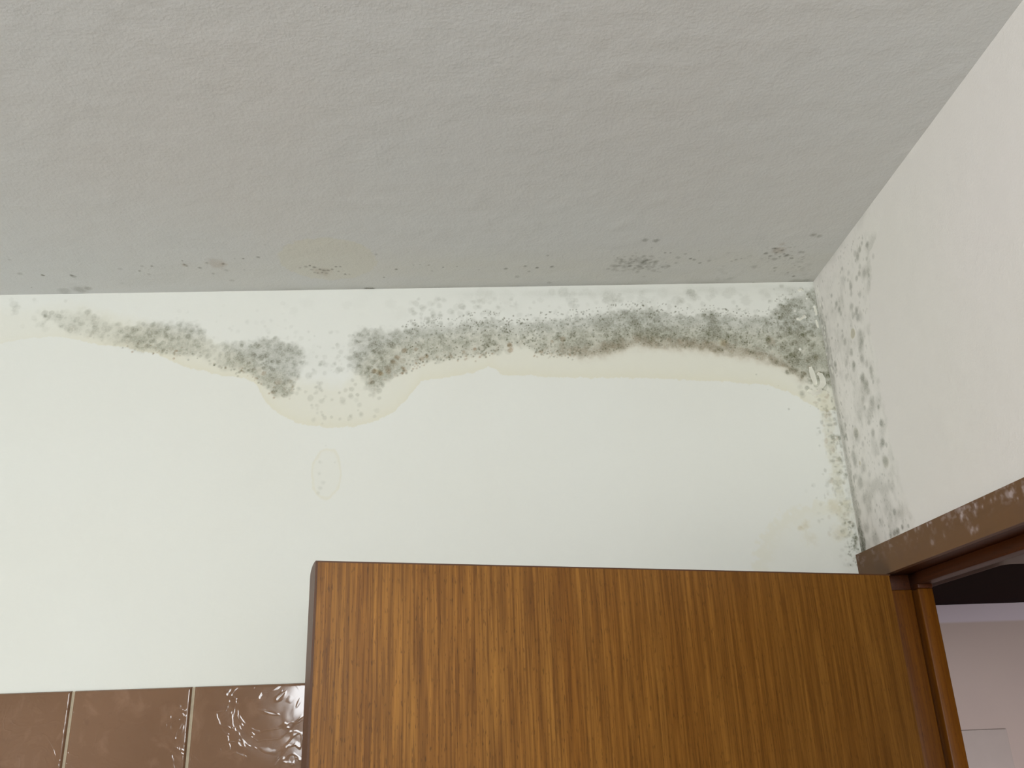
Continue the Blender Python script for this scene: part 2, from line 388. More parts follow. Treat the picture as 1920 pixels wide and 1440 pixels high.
# strip of dull mould beside the vertical corner, down to the door
for k in range(330):
    py = rng.uniform(700, 1060); cx = np.interp(py, [528, 664, 720, 845, 1035], [1525, 1547, 1560, 1581, 1614])
    off = abs(rng.normal(0, 20)) + 1
    if py > 760 and off > 46: continue
    if 900 < py < 1010 and rng.random() < .5: off *= 2.0
    u, v = bw(cx - off, py)
    st.blob(u, v, rng.uniform(1.5, 7) * MM, int(rng.random() < .12), rng.uniform(.05, .27) * (1.2 if py < 900 else .8), .6, ry=rng.uniform(2, 7) * MM)
for py in range(735, 1000, 12):
    cx = np.interp(py, [528, 664, 720, 845, 1035], [1525, 1547, 1560, 1581, 1614]); u, v = bw(cx - 20, py)
    st.blob(u, v, 18 * MM, 2, .28, .6, ry=12 * MM); st.blob(u, v, 15 * MM, 0, .06, .7, ry=14 * MM)
for k in range(60):
    py = rng.uniform(975, 1060); cx = np.interp(py, [845, 1035], [1581, 1614]); u, v = bw(cx - 2 - abs(rng.normal(0, 12)), py)
    st.blob(u, v, rng.uniform(1.2, 3.4) * MM, 0, rng.uniform(.2, .55), .5)
def lowdamp(p):                                         # faint tide mark above the door, near the corner
    c = bw(1575, 1060); d = np.sqrt(((p['U'] - c[0]) / .125) ** 2 + ((p['V'] - c[1]) / .095) ** 2) + p['W'] * .25
    a = (1 - sstep(.93, 1.0, d)) * (.10 + .22 * np.exp(-((d - .9) / .12) ** 2))
    p['C'][..., 2] = 1 - (1 - p['C'][..., 2]) * (1 - a)
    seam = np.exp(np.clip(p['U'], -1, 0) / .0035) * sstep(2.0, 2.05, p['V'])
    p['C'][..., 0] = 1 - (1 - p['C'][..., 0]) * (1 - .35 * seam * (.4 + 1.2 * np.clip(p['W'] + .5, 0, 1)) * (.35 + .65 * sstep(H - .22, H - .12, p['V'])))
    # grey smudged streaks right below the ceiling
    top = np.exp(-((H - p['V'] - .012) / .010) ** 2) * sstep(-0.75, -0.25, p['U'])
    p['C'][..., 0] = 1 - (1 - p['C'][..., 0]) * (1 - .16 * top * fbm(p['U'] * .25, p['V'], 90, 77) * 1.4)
    # ghost of an older, oval damp mark
    e = np.sqrt(((p['U'] - gu) / (29 * MM)) ** 2 + ((p['V'] - gv) / (53 * MM)) ** 2) + p['W'] * .2
    g = (1 - sstep(.95, 1.03, e)) * (.10 + .30 * np.exp(-((e - .92) / .07) ** 2))
    p['C'][..., 2] = 1 - (1 - p['C'][..., 2]) * (1 - g)
st.field(lowdamp)
for x, y, r in [(611, 836, 3), (600, 866, 5), (628, 867, 3.5), (598, 888, 6), (606, 905, 7), (600, 915, 6), (597, 924, 5), (604, 795, 4)]:
    u, v = bw(x, y); st.blob(u, v, r * MM, 0, .13, .8)
for x, y, r in [(1498, 598, 5), (1508, 594, 4), (1527, 575, 3.5), (1530, 590, 4), (1533, 605, 3), (1500, 655, 3), (940, 612, 4), (1500, 545, 4), (1512, 560, 3), (1490, 583, 2.5)]:
    u, v = bw(x, y); st.blob(u, v, r * MM, 3, .75, .5, warp=1.4)
wall_back = link('wall_back', st.mesh(lambda u, v: np.stack([u, 0 * u, v], -1)), M_back,
                 kind='structure', label='white plastered back wall with a band of green-grey mould', category='wall')

# ------------------------------------------------------------------ right wall (doorway wall)
DY0, DY1, DZ = -0.040, -0.815, 2.045                    # rough opening behind the frame
TW = 0.0499
def rw(px, py):
    p = at(px, py, 0, 0.0); return p[1], p[2]
sr = Stain([(-0.24, 0, DZ, H)], (YR, 0, 0, H), holes=[(DY1, DY0, 0, DZ)])
ZE = np.array([rw(x, y) for x, y in [(1650, 430), (1632, 470), (1634, 520), (1630, 560), (1632, 620), (1645, 680), (1655, 750), (1672, 830), (1690, 900), (1705, 950), (1720, 1000)]])
def zone(p):
    ye = np.interp(-p['V'], -ZE[:, 1], ZE[:, 0]) + p['W'] * .012
    n = fbm(p['U'], p['V'], 40, 5); n2 = fbm(p['U'], p['V'] * .4, 160, 9)
    ins = sstep(-0.004, 0.006, p['U'] - ye) * (1 - sstep(H - .05, H - .0, p['V']) * .6)
    p['C'][..., 3] = ins * .30 * (1 - sstep(H - .33, H - .42, p['V']))
    p['C'][..., 0] = ins * (.03 + .30 * sstep(.42, .8, n) + .10 * sstep(.55, .75, n2))
    low = 1 - sstep(2.08, 2.20, p['V'])
    p['C'][..., 1] = ins * low * .10 * n
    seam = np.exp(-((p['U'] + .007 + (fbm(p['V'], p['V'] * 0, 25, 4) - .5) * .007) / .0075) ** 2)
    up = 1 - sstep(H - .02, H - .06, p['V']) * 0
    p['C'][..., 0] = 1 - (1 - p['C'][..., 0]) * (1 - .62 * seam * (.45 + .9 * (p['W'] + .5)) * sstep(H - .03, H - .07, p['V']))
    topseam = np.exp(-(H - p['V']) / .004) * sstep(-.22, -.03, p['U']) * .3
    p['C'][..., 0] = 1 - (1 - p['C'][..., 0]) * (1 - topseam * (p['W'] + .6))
sr.field(zone)
RS = [(1626, 459, 5, .8), (1616, 456, 4, .55), (1612, 468, 5, .7), (1608, 480, 6, .6), (1603, 476, 5, .35), (1625, 485, 4, .5), (1637, 481, 4, .22), (1627, 508, 5, .6), (1620, 513, 6, .5), (1611, 513, 5, .65), (1606, 522, 5, .55), (1629, 516, 3, .6),
      (1612, 500, 4, .4), (1579, 504, 4, .5), (1576, 511, 3, .4), (1591, 512, 5, .35), (1595, 538, 6, .75), (1594, 530, 4, .5), (1596, 550, 5, .5), (1590, 525, 4, .4), (1559, 554, 4, .65), (1573, 531, 2, .5), (1612, 552, 5, .35),
      (1568, 570, 5, .7), (1574, 580, 5, .75), (1577, 588, 4, .6), (1566, 578, 3, .4), (1596, 575, 7, .6), (1606, 584, 7, .8), (1608, 596, 7, .7), (1600, 590, 6, .5), (1571, 609, 4, .45), (1579, 620, 2.5, .8),
      (1560, 634, 2.5, .85), (1549, 594, 2.5, .6), (1584, 640, 6, .55), (1580, 630, 4, .4), (1612, 625, 7, .5), (1615, 640, 8, .6), (1613, 655, 7, .5), (1596, 660, 6, .6), (1601, 684, 6, .85), (1601, 692, 5, .5), (1566, 684, 6, .85), (1568, 694, 5, .6),
      (1587, 680, 6, .35), (1616, 672, 7, .5), (1625, 682, 6, .4), (1633, 693, 6, .65), (1635, 705, 5, .5), (1617, 710, 8, .95), (1624, 722, 8, .75), (1628, 733, 6, .5), (1587, 708, 6, .35), (1637, 717, 3, .55), (1583, 722, 3, .3),
      (1635, 754, 8, .5), (1647, 763, 4, .85), (1621, 764, 4, .6), (1618, 748, 6, .4), (1632, 772, 9, .4), (1587, 735, 3, .3), (1653, 794, 6, .98), (1629, 792, 4, .5), (1630, 785, 8, .3), (1637, 812, 6, .65), (1655, 829, 7, .95), (1652, 835, 6, .5), (1662, 834, 3, .5),
      (1605, 812, 7, .65), (1606, 820, 6, .5), (1586, 817, 4, .9), (1588, 823, 3, .6), (1599, 799, 1.5, .8), (1622, 822, 3, .5), (1618, 833, 5, .4), (1600, 855, 9, .5), (1603, 866, 8, .5), (1600, 838, 3, .5), (1619, 876, 9, .5), (1617, 862, 5, .4),
      (1661, 867, 8, .5), (1658, 861, 8, .3), (1675, 860, 3, .25), (1630, 890, 5, .35), (1612, 905, 10, .42), (1604, 893, 5, .4), (1621, 932, 8, .35), (1672, 912, 9, .28), (1654, 889, 2, .6), (1677, 960, 5, .5), (1670, 968, 7, .3),
      (1652, 980, 7, .25), (1692, 989, 4, .7), (1684, 996, 6, .6), (1677, 1000, 5, .6), (1670, 1004, 4, .5), (1703, 986, 3, .5), (1625, 990, 8, .3), (1640, 1005, 10, .25), (1620, 1015, 8, .35), (1612, 960, 6, .4), (1617, 1000, 5, .5), (1620, 1028, 6, .7), (1615, 1035, 5, .7), (1613, 1022, 4, .7)]
for x, y, r, a in RS:
    u, v = rw(x, y); st_r = r * MM * 1.75
    sr.blob(u, v, st_r, 0, min(.95, a * .95), .8, warp=.5)
for x, y, r, a in [(1599, 625, 5.5, .95), (1661, 867, 6, .25), (1605, 812, 6, .25), (1612, 868, 2.5, .6)]:
    u, v = rw(x, y); sr.blob(u, v, r * MM * 2.0, 2, a, .25, warp=.3)
    sr.blob(u, v, r * MM * 1.9, 2, a, .3, warp=.3); sr.blob(u, v, r * MM * 1.9, 1, a * .35, .3, warp=.3); sr.blob(u, v, r * MM * 1.8, 0, a * .3, .3, warp=.3)
for x, y, r, q, a in [(1612, 590, 9, 1.8, .38), (1614, 642, 10, 2.2, .42), (1617, 672, 10, 1.8, .35), (1622, 720, 11, 2.0, .42), (1634, 757, 12, 1.6, .32), (1608, 480, 10, 1.5, .3),
                      (1618, 513, 11, 1.3, .32), (1625, 775, 9, 1.8, .25), (1680, 997, 12, .8, .45), (1604, 862, 11, 1.8, .3), (1615, 905, 12, 1.6, .28), (1660, 869, 11, 1.2, .25)]:
    u, v = rw(x, y); sr.blob(u, v, r * MM * 1.6, 0, a, .9, ry=r * MM * q * 1.2, warp=.5)
for k in range(420):
    py = rng.uniform(440, 1030); e = np.interp(py, [430, 470, 560, 680, 750, 830, 900, 1000], [1642, 1630, 1630, 1642, 1652, 1668, 1682, 1712])
    c = np.interp(py, [440, 528, 664, 720, 845, 1035], [1600, 1528, 1550, 1563, 1584, 1616]); x = c + rng.beta(1.4, 1.6) * (e - c)
    u, v = rw(x, py)
    sr.blob(u, v, rng.uniform(1.2, 3.2) * MM, 0, rng.uniform(.06, .4), .6, ry=rng.uniform(1.5, 5) * MM)
for k in range(90):
    py = rng.uniform(535, 1030); c = np.interp(py, [528, 664, 720, 845, 1035], [1528, 1550, 1563, 1584, 1616]); u, v = rw(c + rng.uniform(0, 9), py)
    sr.blob(u, v, rng.uniform(2, 5) * MM, 0, rng.uniform(.2, .6), .5, ry=rng.uniform(3, 9) * MM)
for k in range(24):
    py = rng.uniform(540, 720); c = np.interp(py, [528, 664, 720], [1527, 1549, 1562]); u, v = rw(c + rng.uniform(0, 5), py)
    sr.blob(u, v, rng.uniform(2, 4) * MM, 3, .6, .4, ry=rng.uniform(2, 7) * MM, warp=1.2)
wall_right = link('wall_right', sr.mesh(lambda u, v: np.stack([0 * u, u, v], -1)), M_right,
                  kind='structure', label='off-white side wall with spotted grey mould beside the corner, above the doorway', category='wall')
# far face of that wall (hall side)
box('wall_hall_side', (TW - .01, TW, -1.6, DY1 , 0, H), M_hall, wall_right)
box('wall_hall_side', (TW - .01, TW, DY0, 0.45, 0, H), M_hall, wall_right)
box('wall_hall_side', (TW - .01, TW, DY1, DY0, DZ, H), M_hall, wall_right)

# ------------------------------------------------------------------ ceiling
def cw(px, py):
    p = at(px, py, 2, H); return p[0], p[1]
ymax = -(-cw(900, 400)[1]) - 0.005
sc = Stain([(XW - .02, 0, ymax, 0)], (XL, 0, YR, 0), pitch=0.0012)
def cz(p):
    n = fbm(p['U'] * .35, p['V'], 40, 31)
    a, b = cw(615, 487); d = np.sqrt(((p['U'] - a) / (96 * MM)) ** 2 + ((p['V'] - b) / .062) ** 2) + p['W'] * .15
    p['C'][..., 2] = (1 - sstep(.94, 1.02, d)) * .34
    warm = sstep(cw(900, 455)[1], cw(900, 500)[1], p['V']) * sstep(-1.25, -.55, p['U'])
    p['C'][..., 2] = np.maximum(p['C'][..., 2], warm * .16 * (n + .3))
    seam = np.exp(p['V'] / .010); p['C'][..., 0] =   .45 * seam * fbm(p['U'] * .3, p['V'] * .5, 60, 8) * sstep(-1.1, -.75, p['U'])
sc.field(cz)
CS = [(37, 513, 8, .3), (80, 516, 5, .8), (83, 517, 3, .6), (134, 516, 6, .7), (138, 518, 8, .4), (18, 487, 6, .25), (59, 539, 2, .6), (285, 499, 4, .8), (262, 508, 4, .6), (266, 499, 6, .3), (279, 514, 6, .3), (342, 489, 3, .8), (346, 496, 5, .6), (350, 499, 4, .7),
      (388, 493, 4, .5), (375, 502, 6, .55), (419, 495, 5, .6), (400, 513, 5, .35), (425, 507, 6, .25), (458, 506, 3, .4), (456, 485, 3.5, .8), (484, 482, 5, .6), (440, 485, 3, .3), (497, 459, 4, .3), (435, 526, 7, .2), (225, 504, 7, .2), (230, 531, 4, .25),
      (581, 498, 4, .9), (574, 500, 6, .5), (590, 501, 6, .6), (600, 505, 5, .6), (607, 507, 6, .6), (615, 507, 5, .6), (623, 505, 4, .6), (630, 500, 3.5, .85), (638, 500, 3, .85), (604, 511, 4, .6), (596, 512, 4, .6), (590, 511, 4, .4), (635, 509, 4, .5), (647, 514, 4, .65), (655, 514, 3, .4),
      (612, 512, 5, .4), (584, 506, 5, .3), (563, 502, 4, .3), (743, 505, 4, .7), (720, 520, 3, .7), (705, 477, 5, .35), (776, 497, 2, .7), (787, 496, 3, .4), (804, 497, 3, .7), (831, 501, 2.5, .7), (857, 500, 2.5, .6), (810, 508, 4, .3), (898, 506, 3, .4), (948, 504, 6, .6), (985, 499, 5, .5), (1007, 502, 5, .7), (1035, 500, 5, .65), (992, 509, 4, .4),
      (1027, 479, 4, .4), (970, 519, 8, .3), (1030, 530, 8, .25), (1140, 504, 6, .25), (690, 543, 14, .9), (683, 545, 8, .8), (698, 542, 9, .8), (150, 543, 22, .35), (165, 541, 10, .35), (120, 546, 20, .25),
      (1158, 483, 3, .7), (1210, 450, 9, .45), (1230, 451, 10, .5), (1222, 464, 4, .3), (1247, 474, 3, .7), (1257, 474, 3, .7), (1272, 483, 7, .3), (1295, 485, 4, .8), (1302, 487, 5, .5), (1312, 493, 5, .5), (1285, 476, 5, .3), (1310, 470, 2.5, .5), (1330, 489, 6, .3), (1268, 493, 6, .3),
      (1380, 487, 5, .4), (1390, 485, 4, .4), (1372, 490, 4, .35), (1436, 475, 6, .65), (1450, 466, 6, .6), (1455, 474, 5, .6), (1467, 469, 6, .6), (1475, 479, 7, .75), (1462, 481, 4, .6), (1452, 486, 8, .4), (1445, 480, 6, .5), (1484, 484, 5, .6), (1500, 473, 7, .4), (1505, 482, 5, .3),
      (1470, 476, 4, .5), (1415, 500, 10, .3), (1453, 502, 6, .4), (1452, 508, 4, .4), (1477, 511, 5, .4), (1488, 518, 6, .85), (1525, 441, 9, .5), (1535, 443, 8, .4), (1499, 500, 5, .3), (1505, 474, 4, .3), (1412, 530, 4, .4), (1510, 527, 16, .35), (1490, 529, 20, .35),
      (130, 148, 7, .3), (140, 146, 4, .3), (83, 258, 6, .3), (443, 25, 6, .3), (508, 8, 7, .3), (570, 3, 5, .25), (550, 12, 6, .2)]
def cblob(x, y, r, a, ch=0):
    u, v = cw(x, y); sc.blob(u, v, r * MM * .95, ch, min(.95, a), .7, ry=r * MM * .95, warp=.6)
for x, y, r, a in CS:
    if y < 400: continue
    cblob(x, y, r, a * .85)
for k in range(170): cblob(rng.normal(1198, 24), rng.normal(495, 8), rng.uniform(3, 8), rng.uniform(.08, .26))
for k in range(40): cblob(rng.normal(1470, 26), rng.normal(478, 12), rng.uniform(2.5, 5), rng.uniform(.08, .3))
for k in range(60): cblob(rng.uniform(1330, 1520), rng.uniform(470, 525), rng.uniform(3, 9), rng.uniform(.03, .13))
for x, y, r, a in [(345, 497, 8, .35), (405, 494, 26, .22), (420, 496, 12, .2), (1460, 470, 20, .25), (605, 509, 26, .2), (1465, 458, 9, .2)]: cblob(x, y, r, a, 1)
ceiling = link('ceiling', sc.mesh(lambda u, v: np.stack([u, v, 0 * u + H], -1), flip=True), M_ceil,
               kind='structure', label='pale grey plaster ceiling with rows of small dark mould spots along the wall', category='ceiling')

# ------------------------------------------------------------------ peeling paint near the corner (parts of the back wall)
def flake(pts, lift, width):
    """curled strip of paint: pts px along its spine"""
    bm = bmesh.new(); rows = []
    P = [Vector((bw(*p)[0], 0, bw(*p)[1])) for p in pts]
    for i, c in enumerate(P):
        d = (P[min(i + 1, len(P) - 1)] - P[max(i - 1, 0)]).normalized(); n = Vector((-d.z, 0, d.x))
        w = width * (math.sin(math.pi * (i + .6) / (len(P) + .2)) + .15)
        row = []
        for k in range(5):
            f = k / 4
            row.append(bm.verts.new(c + n * w * (f - .5) + Vector((0, -.0004 - lift * f * f * .35 * (1 + .3 * math.sin(i * 2.1)), 0))))
        rows.append(row)
    for a, b in zip(rows[:-1], rows[1:]):
        for k in range(4): bm.faces.new((a[k], a[k + 1], b[k + 1], b[k]))
    bmesh.ops.solidify(bm, geom=bm.faces[:], thickness=.0004)
    bmesh.ops.recalc_face_normals(bm, faces=bm.faces[:])
    me = bpy.data.meshes.new('m'); bm.to_mesh(me); bm.free(); return me
M_flake = plain('loose white paint', (246, 244, 234), 0.7, 0.3, 0.04, 90, 0.0)
for pts, lf, w in [([(1519, 688), (1521, 696), (1524, 705), (1527, 714), (1529, 722)], .003, .007),
                   ([(1532, 700), (1538, 703), (1542, 711), (1543, 719), (1539, 726), (1532, 729)], .003, .008),
                   ([(1514, 732), (1520, 736), (1528, 738), (1535, 735), (1541, 730)], .003, .0075),
                   ([(1493, 598), (1499, 600), (1505, 596), (1509, 591)], .0015, .003),
                   ([(1527, 576), (1529, 583), (1531, 590)], .0015, .003), ([(1530, 600), (1532, 608), (1534, 615)], .0015, .003),
                   ([(1496, 545), (1502, 542), (1506, 546)], .001, .0025)]:
    link('peeling_paint', flake(pts, lf, w), M_flake, wall_back, label='loose curled flake of white paint')

# ------------------------------------------------------------------ rest of the kitchen shell
box('floor', (XL, 1.15, YR, 0.45, -0.05, 0), M_floor, kind='structure', label='beige floor of the room and hall', category='floor')
link('wall_left', boxes([(XL - .1, XL, YR, WL[0], 0, H), (XL - .1, XL, WL[1], 0, 0, H), (XL - .1, XL, WL[0], WL[1], 0, WL[2]), (XL - .1, XL, WL[0], WL[1], WL[3], H)]), M_plain, kind='structure', label='plain white wall far to the left with an added window', category='wall')
link('wall_rear', boxes([(XL, WIN[0], YR - .12, YR, 0, H), (WIN[1], 0, YR - .12, YR, 0, H), (WIN[0], WIN[1], YR - .12, YR, 0, WIN[2]), (WIN[0], WIN[1], YR - .12, YR, WIN[3], H)]),
     M_plain, kind='structure', label='plain white wall behind the viewer with a high window', category='wall')
M_wf = plain('white window paint', (225, 225, 220), 0.4, 0.4)
wf = .035
link('window_1', boxes([(WIN[0], WIN[0] + wf, YR - .07, YR - .03, WIN[2], WIN[3]), (WIN[1] - wf, WIN[1], YR - .07, YR - .03, WIN[2], WIN[3]),
                        (WIN[0] + wf, WIN[1] - wf, YR - .07, YR - .03, WIN[2], WIN[2] + wf), (WIN[0] + wf, WIN[1] - wf, YR - .07, YR - .03, WIN[3] - wf, WIN[3]),
                        ((WIN[0] + WIN[1]) / 2 - .02, (WIN[0] + WIN[1]) / 2 + .02, YR - .07, YR - .03, WIN[2] + wf, WIN[3] - wf)]), M_wf,
     kind='structure', label='wide low window high in the rear wall', category='window')

link('fill_window', boxes([(XL - .07, XL - .03, WL[0], WL[0] + wf, WL[2], WL[3]), (XL - .07, XL - .03, WL[1] - wf, WL[1], WL[2], WL[3]),
                        (XL - .07, XL - .03, WL[0] + wf, WL[1] - wf, WL[2], WL[2] + wf), (XL - .07, XL - .03, WL[0] + wf, WL[1] - wf, WL[3] - wf, WL[3])]), M_wf,
     kind='structure', label='unseen window added in the left wall for fill light', category='window')

# ------------------------------------------------------------------ wall tiles
def tile_material():
    t = NT('glazed brown tile'); v = t.coords()
    base = t.mix(t.ramp(t.noise(v, 7, 3), [(0.3, 0.0), (0.7, 1.0)]), lin(113, 84, 62), lin(122, 92, 70))
    st_ = t.ramp(t.noise(v, 22, 5, 0.6, 1.2), [(0.52, 0.0), (0.74, 1.0)])
    base = t.mix(t.math('MULTIPLY', st_, .35), base, lin(156, 124, 102))
    dk = t.ramp(t.noise(v, 30, 4, 0.5, 2.0), [(0.60, 0.0), (0.72, 1.0)])
    base = t.mix(t.math('MULTIPLY', dk, .25), base, lin(96, 68, 50))
    w = t.noise(v, 9, 1, 0.4, 0.8); w2 = t.noise(v, 38, 1, 0.5, 0.6)
    rid = t.ramp(t.math('ABSOLUTE', t.math('SUBTRACT', t.noise(v, 16, 2, 0.5, 2.5), 0.5)), [(0.0, 1.0), (0.05, 0.0)])
    h = t.math('ADD', t.math('ADD', w, t.math('MULTIPLY', w2, .07)), t.math('MULTIPLY', rid, .05))
    return t.out(base, 0.09, t.bump(h, 0.5, 0.0042), 0.5)
M_tile = tile_material()
TZ = H - 0.765324 * S                       # top of the tiling
TP = 0.203 * S                              # pitch
TX = -1.412759 * S                          # a grout line
GR = 0.0032
splash = bpy.data.objects.new('tiled_splashback', None); COL.objects.link(splash)
splash.location = (XL, 0, 0.9)
splash['label'] = 'glossy mottled brown wall tiles with pale grout below the white plaster, left of the door'
splash['category'] = 'wall tiles'
bm = bmesh.new()
def tile(x0, x1, z0, z1):
    """cushion-edged tile face"""
    n = 18; pr = .0055; edge = .0035; rows = []
    for i in range(n + 1):
        row = []
        for j in range(n + 1):
            def m_(k):
                if k == 0: return 0.0
                if k <= 5: return edge * (k / 5)
                if k >= n: return 1e9
                if k >= n - 5: return -edge * ((n - k) / 5)
                return None
            def coord(k, a, b):
                if k <= 5: return a + edge * k / 5
                if k >= n - 5: return b - edge * (n - k) / 5
                return a + edge + (b - a - 2 * edge) * (k - 5) / (n - 10)
            x = coord(i, x0, x1); z = coord(j, z0, z1)
            d = min(x - x0, x1 - x, z - z0, z1 - z)
            f = 1 - max(0, 1 - d / edge) ** 2
            y = -(.0012 + (pr - .0012) * math.sqrt(max(0, f)))
            row.append(bm.verts.new((x, y, z)))
        rows.append(row)
    for i in range(n):
        for j in range(n): bm.faces.new((rows[i][j], rows[i + 1][j], rows[i + 1][j + 1], rows[i][j + 1]))
k0 = math.ceil((XL - TX) / TP)
x = TX + k0 * TP
z = TZ
r_ = 0
while z > 0.95:
    xx = TX + (k0 - 1) * TP
    while xx < -0.001:
        a, b = max(XL, xx + GR / 2), min(-0.001, xx + TP - GR / 2)
        if b - a > .02: tile(a, b, z - TP + GR, z)
        xx += TP
    z -= TP; r_ += 1
me = bpy.data.meshes.new('m'); bm.to_mesh(me); bm.free(); me.shade_smooth()
t_o = link('tile_face', me, M_tile, splash); t_o.matrix_parent_inverse = Matrix.Translation(-Vector(splash.location))
g_o = box('grout', (XL, 0, -.0022, 0.0, z, TZ - .0006), M_grout, splash); g_o.matrix_parent_inverse = Matrix.Translation(-Vector(splash.location))

# ------------------------------------------------------------------ door leaf, standing open in front of the back wall
ZT = H - 0.630 * S
Hh = np.array([-0.0119, -0.1347]) * S; Ff = np.array([-0.9345, -0.4221]) * S
W = float(np.linalg.norm(Ff - Hh)); ang = math.atan2(*(Ff - Hh)[::-1])
TH = 0.056 * S
door = bpy.data.objects.new('door_1', None); COL.objects.link(door)
door.location = (Hh[0], Hh[1], 0.008); door.rotation_euler = (0, 0, ang)
door['kind'] = 'structure'; door['label'] = 'open teak-veneered door with dark rounded free edge in front of the back wall'; door['category'] = 'door'
ht = ZT - 0.008
# local frame: x along the leaf to its free edge, the seen face is y = 0, thickness runs to -y
bm = bmesh.new()
LIPW = .0022
def prism(prof, x0, x1):
    """profile in (y,z) extruded along x"""
    a = [bm.verts.new((x0, p[0], p[1])) for p in prof]; b = [bm.verts.new((x1, p[0], p[1])) for p in prof]
    n = len(prof); bm.faces.new(a[::-1]); bm.faces.new(b)
    for i in range(n): bm.faces.new((a[i], a[(i + 1) % n], b[(i + 1) % n], b[i]))
hx = .003
hb = ht - .0016
prism([(0, 0), (-TH, 0), (-TH, hb), (0, hb)], hx, W - LIPW)
# rounded hinge edge
for k in range(6):
    pass
bmesh.ops.recalc_face_normals(bm, faces=bm.faces[:])
he = [e for e in bm.edges if all(abs(v.co.x - hx) < 1e-6 and abs(v.co.y) < 1e-6 for v in e.verts) and abs(e.verts[0].co.z - e.verts[1].co.z) > 1]
bmesh.ops.bevel(bm, geom=he, offset=.0035, segments=4, affect='EDGES')
me = bpy.data.meshes.new('m'); bm.to_mesh(me); bm.free()
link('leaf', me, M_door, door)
bm = bmesh.new()
ra, rz = TH * .72, .0105
prof = [(-.0004, 0), (-TH, 0)] + [(-TH + ra * (1 - math.cos(t)), ht - rz + rz * math.sin(t)) for t in np.linspace(0, math.pi / 2, 12)] + [(-.0004, ht)]
prism(prof, W - LIPW, W)
bmesh.ops.recalc_face_normals(bm, faces=bm.faces[:])
me = bpy.data.meshes.new('m'); bm.to_mesh(me); bm.free()
link('edge_lipping', me, M_lip, door, label='dark varnished rounded edge strip')
bm = bmesh.new()
prism([(-.0003, hb), (-TH + .001, hb), (-TH + .001, ht), (-.0003, ht)], hx + .001, W - LIPW)
bmesh.ops.recalc_face_normals(bm, faces=bm.faces[:])
me = bpy.data.meshes.new('m'); bm.to_mesh(me); bm.free()
link('top_lipping', me, M_lip, door, label='thin dark top edge')

# ------------------------------------------------------------------ door frame
JY = -0.080 * S                       # hinge-side rebate face
SX = 0.0405 * S                       # where the stop begins
SD = 0.027 * S                        # stop depth
SX2 = 0.0665 * S
SOF = H - 0.6235 * S; STZ = H - 0.6440 * S
HJ = H - 0.6495 * S                   # joint where the upright stops under the head
CB, CT = H - 0.6255 * S, H - 0.5725 * S
EY = -0.815
frame = bpy.data.objects.new('trim_1', None); COL.objects.link(frame)
frame.location = (0.03, JY, 0)
frame['kind'] = 'structure'; frame['label'] = 'varnished orange-brown timber door frame with stop inside the doorway'; frame['category'] = 'door frame'
def fpart(name, lst, mat, bevel=.0008, **p):
    o = link(name, boxes(lst, bevel), mat, frame, **p); o.matrix_parent_inverse = Matrix.Translation(-Vector(frame.location)); return o
E_ = 0.0
fpart('hinge_jamb', [(E_, SX2, JY, DY0, 0, HJ)], M_frame)
fpart('door_stop', [(SX, SX2, JY - SD, JY - .0002, 0, H - .6510 * S)], M_frame, .0016)
fpart('latch_jamb', [(E_, SX2, DY1, DY1 + .02, 0, SOF)], M_frame)
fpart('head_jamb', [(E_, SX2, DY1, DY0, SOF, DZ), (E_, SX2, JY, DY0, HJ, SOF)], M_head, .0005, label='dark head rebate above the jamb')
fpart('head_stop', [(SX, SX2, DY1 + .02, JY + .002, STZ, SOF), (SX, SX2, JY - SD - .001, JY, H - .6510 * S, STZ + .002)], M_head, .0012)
# flat casing over the doorway with smears of white paint
cs = Stain([(-0.62, 0, CB, CT)], (-0.87, 0, CB, CT))
def casep(px, py):
    p = at(px, py, 0, -0.012 * S); return p[1], p[2]
def smear(p):
    n = fbm(p['U'], p['V'] * 1.6, 150, 50); n1 = fbm(p['U'], p['V'], 45, 60)
    up = sstep(CB + .012, CT, p['V'])
    p['C'][..., 3] = up * sstep(.52, .72, n) * sstep(.35, .65, n1) * .20
    p['C'][..., 0] = sstep(.45, .8, n1) * .25
cs.field(smear)
for x, y, r, a in [(1866, 934, 5, .5), (1878, 932, 4, .45), (1858, 938, 4, .3), (1896, 925, 5, .45), (1899, 913, 4, .4), (1890, 925, 6, .25), (1909, 934, 2.5, .7), (1918, 918, 5, .4),
                   (1804, 962, 4, .55), (1803, 968, 3.5, .6), (1800, 955, 3, .35), (1808, 952, 3, .35), (1828, 947, 3, .5), (1824, 942, 2.5, .4), (1828, 961, 3, .3), (1842, 949, 2.5, .4),
                   (1739, 984, 3, .6), (1744, 981, 3, .5), (1746, 980, 2, .5), (1722, 992, 6, .28), (1716, 994, 4, .2), (1823, 989, 5, .3), (1832, 991, 3, .35), (1820, 994, 4, .25), (1748, 1018, 5, .22), (1770, 1003, 5, .16),
                   (1845, 933, 3, .5), (1814, 975, 6, .2), (1720, 1010, 2, .25), (1697, 1006, 6, .15), (1780, 963, 7, .18), (1900, 905, 8, .25)]:
    u, v = casep(x, y); cs.blob(u, v, r * MM * .8, 3, a * .8, .8, ry=r * MM * 1.1, warp=2.4)
    cs.blob(u, v, r * MM * 2.2, 3, a * .22, .9, warp=2.0)
t = NT('brown varnished casing'); v = t.coords((1, .12, 1))
c = t.mix(t.noise(v, 60, 4, .6), lin(108, 75, 44), lin(95, 66, 34))
atn = t.n('ShaderNodeAttribute', attribute_name='stain'); sep = t.n('ShaderNodeSeparateColor'); t.l(atn.outputs['Color'], sep.inputs[0])
c = t.mix(sep.outputs[0], c, lin(90, 62, 44)); c = t.mix(atn.outputs['Alpha'], c, lin(200, 186, 186))
M_case = t.out(c, .5, t.bump(t.noise(v, 200, 3), .1, .0005), .28)
PX = 0.012 * S
